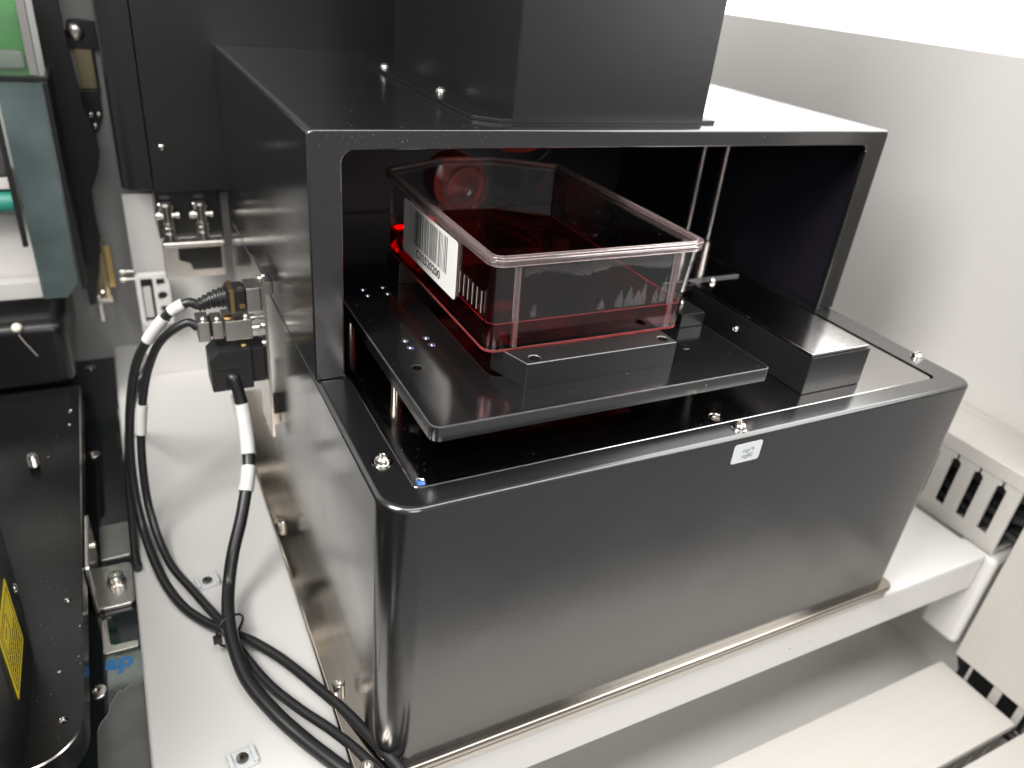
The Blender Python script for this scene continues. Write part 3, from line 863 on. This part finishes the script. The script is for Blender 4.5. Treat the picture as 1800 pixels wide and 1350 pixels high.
for hx, hy in ((-94, 177.5), (-94.3, 162.5)):
    lathe('pin', [(0, 13), (0.62, 13), (0.62, 14.6), (0.3, 15.0), (0, 15.0)], (hx, hy, 0), M['steel'], li, seg=10)
# threaded stud standing on the slab
bm = bmesh.new()
prof = [(0, 15.0)]
for k in range(9):
    prof += [(2.05, 15.05 + k * 0.62), (2.35, 15.35 + k * 0.62)]
prof += [(2.1, 20.8), (1.7, 21.2), (1.0, 21.2), (0.9, 20.2), (0, 20.2)]
add_lathe(bm, prof, (-109.3, 129, 0), seg=18)
link('stud', bm, M['steel'], li)
# shaped block carrying the yellow label
blk = [(-300, -120), (-118, -120), (-110, -70), (-105.2, -36), (-105.2, 4), (-110, 32), (-121, 86), (-124, 96), (-300, 110)]
plate('side_housing', rounded(blk, [0, 6, 20, 12, 12, 12, 6, 3, 0], 5), [], 15.05, 120, M['gloss'], li, 'z', rnd=3, rseg=4)
yl = plate('warning_label', rect(-30.4, -3.4, 30, 58.5, 0.5, 2), [], -105.12, -104.98, M['yellow'], li, 'x')
bm = bmesh.new()
add_plate(bm, rect(-28.6, -5.2, 32.2, 56.4, 0.4, 2), [rect(-28.1, -5.7, 32.7, 55.9, 0.4, 2)], -104.96, -104.92, 'x')
link('label_border', bm, M['ink'], yl)
bm = bmesh.new()
add_plate(bm, rounded([(-26.5, 46), (-15.5, 46), (-15.5, 54.5), (-26.5, 54.5)], 0.8, 2), [rounded([(-26.1, 46.4), (-15.9, 46.4), (-15.9, 54.1), (-26.1, 54.1)], 0.7, 2)], -104.96, -104.92, 'x')
add_plate(bm, [(-23.5, 50.6), (-19.2, 51.6), (-18.8, 51.0), (-23.2, 50.0)], [], -104.96, -104.92, 'x')
link('label_symbol', bm, M['ink'], yl)
bm = bmesh.new()
rl = random.Random(4)
for k in range(5):
    zc = 44.0 - k * 2.3
    yc = -7.6
    while yc > -26:
        wd = rl.uniform(1.0, 3.2)
        add_box(bm, -104.96, -104.92, max(yc - wd, -26.8), yc, zc - 0.45, zc + 0.45, 0)
        yc -= wd + 0.7
link('label_text', bm, M['ink'], yl, smooth=False)
screw(li, (-106.8, 12, 40), axis=(1, 0.2, 0), r=2.0, h=1.2, washer=False)
# rear housing with rounded shoulder and ivory button
bm = bmesh.new()
add_box(bm, -300, -90.2, 205, 300, 15.1, 56, 7, 5)
link('rear_housing', bm, M['gloss'], li)
kb = lathe('button', [(0, 0), (1.6, 0), (2.4, 1.0), (2.6, 2.2), (2.0, 3.4), (0.8, 4.0), (0, 4.0)], (-112.6, 206.6, 53.6), M['knob'], li, axis=(0, -0.8, 0.6))
tube('loose_fibre', [(-112.6, 204.6, 51), (-110.5, 204.3, 46), (-108.0, 204.2, 41), (-106.2, 204.4, 37)], 0.3, M['tick'], li, seg=6)
# pale tray, roller and carriage seen beside the smoky cover
box('tray', -140, -99, 232, 250, 62, 66, M['pale'], li, bev=0.6)
box('tray_lip', -140, -98.5, 229, 231.6, 61, 71, M['pale'], li, bev=0.6)
box('tray_back', -140, -101, 252, 256, 62, 128, M['pale'], li, bev=0.6)
lathe('roller', [(0, -160), (6.0, -160), (6.0, -104.5), (5.6, -104), (0, -104)], (0, 240, 113.4), M['teal'], li, axis=(1, 0, 0))
lathe('roller_pin', [(0, -104), (2.2, -104), (2.2, -102.4), (0, -102.4)], (0, 240, 112), M['steel'], li, axis=(1, 0, 0))
box('carriage', -140, -104, 236, 250, 121, 127, M['pale'], li, bev=0.5)
box('carriage_top', -140, -105, 236, 250, 128, 150, M['steel'], li, bev=0.5)
box('green_plate', -120, -82.5, 240, 246, 172, 222, M['green'], li, bev=0.5)
box('pale_block', -112, -86, 236, 239, 181, 190, M['pale'], li, bev=2)
box('green_lamp', -86, -82, 236, 239, 136, 150, M['green'], li, bev=1)  # plain green box, a green spot behind the smoky cover
lathe('blue_dot', [(0, 0), (4, 0), (4, 0.4), (0, 0.4)], (-100.5, 239.8, 204), M['bluefilm'], li, axis=(0, -1, 0))
box('guide_strip', -103.6, -101.2, 226, 230, 92, 160, M['plastic'], li, bev=0.4)
# smoky cover
plate('smoky_cover', rounded([(-98.4, 66), (-86.5, 66), (-80.2, 74), (-79.2, 178.5), (-98.4, 178.5)], 0.5, 2), [], 216.6, 214.6, M['smoke'], li, 'y', rnd=0.3)
box('cover_edge', -79.0, -76.4, 214.2, 262, 70, 178.5, M['gloss'], li, bev=0.5)
box('cover_seam', -104, -76.6, 213.8, 217, 178.8, 181.2, M['gloss'], li, bev=0.3)
plate('clear_cover', rect(-150, -83.8, 181.6, 240, 0.4, 2), [], 216.6, 214.8, M['clearsheet'], li, 'y', rnd=0.3)
box('cover_post', -83.5, -79.6, 213.9, 217.4, 181.6, 240, M['steel'], li, bev=0.3)
bm = bmesh.new()
wave = [(-76.2, 40), (-70.5, 62), (-67.0, 84), (-67.6, 100), (-66.8, 112), (-61.8, 124), (-59.5, 134), (-60.3, 146), (-63.5, 158), (-65.5, 180), (-67.0, 205), (-67.5, 260), (-79.2, 260), (-79.2, 40)]
add_plate(bm, rounded(wave, [1, 3, 3, 3, 3, 3, 3, 4, 4, 4, 3, 0, 0, 0], 3), [], 268, 262.2, 'y', 0.6, 2)
link('black_frame', bm, M['gloss'], li)
box('side_frame', -75.9, -68, 269, 296, 70, 260, M['gloss'], li, bev=1)

# steel foot bracket, screws on the black glass
fb = thing('foot_bracket', (-80, 55, -16), 'bent steel foot bracket bolted down beside the dusty black slab', 'bracket')
plate('foot', rounded([(-88.2, 49), (-72.6, 49), (-72.6, 77), (-88.2, 77)], [3, 2.5, 3.5, 0.3], 5), [], -15.9, -13.6, M['steel'], fb, 'z', rnd=0.5, both=True)
plate('upright', rect(48, 86, -15.8, 12, 2, 3), [], -88.9, -86.9, M['steel'], fb, 'x', rnd=0.4, both=True)
lathe('side_bolt', [(0, 0), (1.5, 0), (1.5, 1.6), (1.0, 2.0), (0, 2.0)], (-86.9, 70, 6), M['steel'], fb, axis=(1, 0, 0))
lathe('bolt', [(0, -13.5), (4.2, -13.5), (4.2, -12.9), (3.4, -12.8), (3.4, -9.4), (3.0, -8.9), (1.7, -8.9), (1.6, -10.8), (0, -10.8)], (-79.6, 64.5, 0), M['polish'], fb, seg=28)

def flat_screw(pos, r, label):
    t = lathe('floor_screw', [(0, 0.05), (r, 0.05), (r, 0.5), (r * 0.9, 0.8), (r * 0.42, 0.9), (r * 0.38, 0.2), (0, 0.2)], pos, M['steel'], None, seg=28)
    t.name = 'floor_screw'
    return tag(t, label, 'screw', 'flat screws in the black glass floor')
flat_screw((-89.2, 5.6, -16), 3.7, 'large flat socket screw in the black glass near the blue letters')
flat_screw((-87.6, 178, -16), 3.4, 'flat ring-like screw in the black glass beside the threaded stud')
flat_screw((-87.4, 300 - 14, -16), 3.2, 'dim flat screw in the black glass at the far end')
bl = text('blue_letters', 'ap', 11, ((-80.6, 18.4, -15.94), (1, -0.12, 0), (0.08, 0.8, 0)), M['blue'], None, depth=0.02, bold=0.45)  # lettering reflected in the glass, built as flat print on it
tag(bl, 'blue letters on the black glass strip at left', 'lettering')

# thin plates added in place of light reflections in the glass
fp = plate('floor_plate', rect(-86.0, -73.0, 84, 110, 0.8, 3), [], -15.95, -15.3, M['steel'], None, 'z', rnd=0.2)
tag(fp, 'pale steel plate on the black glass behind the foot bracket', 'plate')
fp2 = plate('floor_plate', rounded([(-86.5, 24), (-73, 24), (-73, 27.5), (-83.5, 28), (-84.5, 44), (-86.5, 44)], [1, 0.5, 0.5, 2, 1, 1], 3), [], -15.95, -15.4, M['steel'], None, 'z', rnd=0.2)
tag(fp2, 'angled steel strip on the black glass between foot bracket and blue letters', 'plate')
# torn protective film on the glass
tf = plate('torn_film', [(-89.5, -60), (-72.4, -60), (-72.4, 4.2), (-75.5, 3.6), (-77.5, 4.4), (-79.8, 2.2), (-81.4, 2.8), (-83.6, -0.8), (-84.8, -3.4), (-85.6, -6.8), (-88.0, -9.8), (-89.5, -13.5)], [], -15.95, -15.75, M['film'], None, 'z', rnd=0.08, rseg=1)
tag(tf, 'torn clear film on the black glass strip, below the blue letters', 'film')
tube('torn_edge', [(-72.6, 4.2, -15.7), (-75.5, 3.6, -15.7), (-77.5, 4.4, -15.7), (-79.8, 2.2, -15.7), (-81.4, 2.8, -15.7), (-83.6, -0.8, -15.7), (-84.8, -3.4, -15.7), (-85.6, -6.8, -15.7), (-88.0, -9.8, -15.7), (-89.3, -13.5, -15.7)], 0.16, M['lint'], tf, per=4, seg=6)

# olive bracket at the rear of the glass strip
ob = thing('zinc_bracket', (-70, 285, -16), 'olive zinc bracket with small bolts behind the dusty instrument', 'bracket')
box('post', -74.5, -67.0, 286, 288.5, 36, 78, M['olive'], ob, bev=0.8)
box('brass_plate', -79.5, -63.2, 289, 290.5, 40, 68, M['brass'], ob, bev=0.5)
box('ledge', -75.5, -66.2, 276, 289, 34.5, 37.5, M['steel'], ob, bev=0.8)
screw(ob, (-71.5, 283, 40), axis=(0, -1, 0.4), r=1.9, h=1.6, washer=False)
screw(ob, (-74, 280, 37.6), r=1.5, h=1.4, washer=False)
box('leg', -76.3, -73.2, 284, 287, 18, 34, M['steel'], ob, bev=0.5)

# latch on the rear wall
la = thing('wall_latch', (-60, 296, 160), 'black latch with gold plate and round bolt high on the grey wall', 'latch')
plate('latch_arm', rounded([(-68, 184), (-48, 184), (-48, 199), (-60, 200), (-66, 200)], [2, 1, 1, 5, 5], 4), [], 299.8, 296, M['plastic'], la, 'y', rnd=0.5)
lathe('round_bolt', [(0, 0), (4.6, 0), (4.6, 2), (3.6, 3.4), (2.0, 3.8), (1.8, 2.6), (0, 2.6)], (-62.4, 296, 193.2), M['steel'], la, axis=(0, -1, 0))
plate('gold_plate', rect(-64.6, -55.6, 162.5, 184, 0.6, 2), [], 299.6, 297, M['olive'], la, 'y', rnd=0.3)
box('dark_strip', -55.4, -54.2, 296.5, 299.6, 160, 186, M['plastic'], la, bev=0.2)
plate('latch_foot', rounded([(-63.5, 137), (-59.5, 137), (-55.2, 147), (-54.8, 162), (-64.5, 162)], [2.5, 2.5, 3, 1, 1], 4), [], 299.7, 295.5, M['plastic'], la, 'y', rnd=0.6)
for bx, bz in ((-61.4, 148.2), (-57.2, 148.2), (-60, 141.6)):
    lathe('small_bolt', [(0, 0), (1.3, 0), (1.3, 0.8), (0.6, 1.1), (0, 1.1)], (bx, 295.4, bz), M['steel'], la, axis=(0, -1, 0), seg=12)

# ================================================================== cable ducts on the right
def slot(yc, z0, z1, zn, w=5.9, neck=1.5):
    h, k = w / 2, neck / 2
    return [(yc - h, z0), (yc + h, z0), (yc + h, z1 - 1.2), (yc + h - 1.0, z1), (yc + k, z1 + 0.6), (yc + k, zn), (yc - k, zn), (yc - k, z1 + 0.6), (yc - h + 1.0, z1), (yc - h, z1 - 1.2)]
wd = thing('wall_duct', (370, 40, -8), 'slotted grey cable duct running along the foot of the right wall', 'cable duct', 'grey cable ducts')
slots = [slot(-43.6 - 13.55 + 13.55 * k, 0, 30, 33.6) for k in range(-1, 14)]
plate('slotted_side', rect(-81, 160, -9, 36), slots, 350, 348, M['duct'], wd, 'x', rnd=0.25, rseg=1, hole_rnd=0.15)
box('rear_side', 389, 390.6, -81, 160, -9, 36, M['duct'], wd, bev=0.2)
box('bottom', 350.2, 388.8, -81, 160, -9, -7, M['duct'], wd, bev=0.2)
plate('duct_lid', rect(347.4, 390.8, -81.4, 160, 0.6, 2), [], 34.2, 42.8, M['lid'], wd, 'z', rnd=1.0, rseg=3)
for k in range(7):
    yk = random.Random(k)
    xx = 355 + (k % 4) * 7
    zz = 1 + (k // 4) * 9 + yk.uniform(-1, 1)
    w_ = tube('wire', [(xx, 150, zz), (xx + yk.uniform(-2, 2), 60, zz + 1), (xx + yk.uniform(-2, 2), -20, zz), (xx, -70, zz + 2), (xx + 1, -92, zz - 2 + k), (xx + 3, -108, -30 - 3 * k), (xx + 2, -112, -70)], 2.6, M['rubber'], None, per=6, seg=8)
    w_.name = 'duct_wire'
    tag(w_, 'black wire in the wall duct, bending down behind the upright duct lid', 'wire', 'black wires in the wall duct')
vd = thing('upright_duct', (370, -112, -80), 'upright grey cable duct at the right edge with a smooth lid', 'cable duct', 'grey cable ducts')
plate('duct_lid', rect(-136, -88.6, -79, 260, 0.8, 2), [], 352.5, 348, M['lidv'], vd, 'x', rnd=0.8, rseg=3)
bm = bmesh.new()
add_plate(bm, rect(-134.4, -132.6, -83, 258), [], 390.5, 353, 'x')
link('side', bm, M['duct'], vd)
for y0_, y1_ in ((-99.5, -97.8), (-117.8, -112.6), (-131, -127)):
    box('finger', 350.5, 352.3, y0_, y1_, -96, -79.5, M['duct'], vd, bev=0.3)
box('dark_liner', 356, 358, -132, -91, -100, -70, M['plastic'], vd, bev=0.2)
hd = thing('near_duct', (130, -108, -131), 'grey cable duct lying below the shelf edge with its lid on', 'cable duct', 'grey cable ducts')
plate('duct_lid', rect(-300, 345, -132, -85.2, 1.0, 2), [], -91.5, -87, M['lid'], hd, 'z', rnd=0.9, rseg=3)
box('lid_flange', -300, 344.2, -131.2, -86, -94, -91.7, M['duct'], hd, bev=0.4)
fs = [slot(330 - 14 * k, -126, -101, -97) for k in range(24)]
plate('slotted_side', rect(-300, 342, -130.9, -94.1), fs, -128.4, -130.4, M['duct'], hd, 'y', rnd=0.2, rseg=1, hole_rnd=0.1)
box('rear_side', -300, 342, -88.6, -86.8, -130.9, -94.2, M['duct'], hd, bev=0.2)
box('dark_liner', -299, 341, -127.6, -126.6, -130.9, -95, M['plastic'], hd, bev=0.1)
td = thing('front_duct', (130, -160, -131), 'grey cable duct at the bottom right corner, nearest the camera', 'cable duct', 'grey cable ducts')
plate('duct_lid', rect(-300, 388, -184, -137, 1.0, 2), [], -91.5, -87, M['lid'], td, 'z', rnd=0.9, rseg=3)
box('side', -300, 386, -182.5, -180.8, -130.9, -91.6, M['duct'], td, bev=0.2)
box('side', -300, 386, -140.5, -138.8, -130.9, -91.6, M['duct'], td, bev=0.2)
for k in range(3):
    w_ = tube('junction_wire', [(366 + 3 * k, -86 - 4 * k, -90), (356 + 2 * k, -100 - 6 * k, -99 - 2 * k), (352 + 3 * k, -118 - 5 * k, -103), (356, -136 - 4 * k, -106 - 2 * k), (350, -150, -112)], 3.4, M['rubber'], None, per=6, seg=10)
    tag(w_, ['black wire in the duct junction, nearest the wall', 'black wire in the duct junction, middle of three', 'black wire in the duct junction, lowest of three'][k], 'wire', 'black wires in the duct junction')
sb = box('support_foot', 346, 390, -86, -62, -75, -10, M['white'], None, bev=4, seg=4)
tag(sb, 'white rounded support under the end of the wall duct', 'support')

# ================================================================== dust and lint lying on the dark surfaces
def dust(parent, n, place, seed, smin=0.10, smax=0.32, name='dust'):
    smin, smax = smin * 0.7, smax * 0.75
    rr = random.Random(seed)
    bm = bmesh.new()
    for _ in range(n):
        p, nrm = place(rr)
        nv = Vector(nrm)
        t = nv.orthogonal().normalized()
        t.rotate(Matrix.Rotation(rr.uniform(0, 6.28), 3, nv))
        b = nv.cross(t)
        a_ = smin + (smax - smin) * rr.random() ** 3
        c_ = a_ * rr.uniform(0.35, 1.0)
        base = Vector(p)
        q = [base + t * a_, base + b * c_, base - t * a_ * rr.uniform(0.5, 1), base - b * c_]
        top = bm.verts.new((base + nv * min(a_, c_) * 0.9) * MM)
        vv = [bm.verts.new(k * MM) for k in q]
        for i in range(4):
            bm.faces.new((vv[i], vv[(i + 1) % 4], top))
    o = link(name, bm, M['lint'], parent, smooth=False)
    o["kind"] = "stuff"
    return o
def on_lid(rr):
    while True:
        x, y = rr.uniform(50, 128), rr.uniform(-36, 66)
        if rr.random() < 0.25 + 0.75 * math.exp(-((y + 5) / 28) ** 2): return (x, y, 169.82), (0, 0, 1)
dust(fl, 300, on_lid, 11, 0.05, 0.2)
def on_walls(rr):
    if rr.random() < 0.5: return (46.75, rr.uniform(-36, -13), rr.uniform(140, 167)), (-1, 0, 0)
    return (rr.uniform(50, 124), -39.75, rr.uniform(140, 167)), (0, -1, 0)
dust(fl, 70, on_walls, 12, 0.05, 0.16)
def on_stage(rr):
    while True:
        x, y = rr.uniform(21, 153), rr.uniform(-62, 60)
        if 46 < x < 129 and y > -42: continue
        if 52 < x < 120 and y > -51: continue
        return (x, y, 128.72), (0, 0, 1)
dust(stage, 230, on_stage, 13, 0.06, 0.26)
def on_ledge(rr):
    if rr.random() < 0.35:
        return (rr.uniform(14, 236), rr.gauss(-69.5, 1.2), 114.02), (0, 0, 1)
    if rr.random() < 0.4:
        return (rr.uniform(12, 20), rr.uniform(-66, -2), 113.8), (0, 0, 1)
    return (rr.uniform(14, 240), rr.uniform(-68, -2), 113.8), (0, 0, 1)
dust(im, 190, on_ledge, 14, 0.06, 0.24)
def on_frame(rr):
    x = min(255, abs(rr.gauss(0, 60)) + 3) if rr.random() < 0.75 else rr.uniform(3, 257)
    return (x, -0.03, rr.uniform(196, 200.3)), (0, -1, 0)
dust(im, 170, on_frame, 15, 0.05, 0.2)
def on_front(rr): return (rr.uniform(14, 246), -80.03, rr.uniform(20, 111)), (0, -1, 0)
dust(im, 70, on_front, 16, 0.05, 0.2)
def on_hood(rr):
    if rr.random() < 0.5: return (rr.uniform(4, 60), rr.uniform(1, 14), 201.25), (0, 0, 1)
    return (rr.uniform(4, 60), rr.uniform(4, 190), 201.25), (0, 0, 1)
dust(im, 130, on_hood, 17, 0.06, 0.24)
def on_slab(rr):
    if rr.random() < 0.6: return (rr.gauss(-101, 4), rr.uniform(-30, 90), 15.03), (0, 0, 1)
    return (rr.uniform(-118, -90), rr.uniform(-40, 200), 15.03), (0, 0, 1)
dust(li, 230, on_slab, 18, 0.06, 0.3)
def on_tower(rr): return (rr.uniform(77, 159), 10.57, rr.uniform(204, 245)), (0, -1, 0)
dust(tw, 50, on_tower, 19, 0.05, 0.22)
def on_rail(rr): return (rr.uniform(176, 205), rr.uniform(-58, 10), 131.33), (0, 0, 1)
dust(rail, 45, on_rail, 20, 0.06, 0.25)
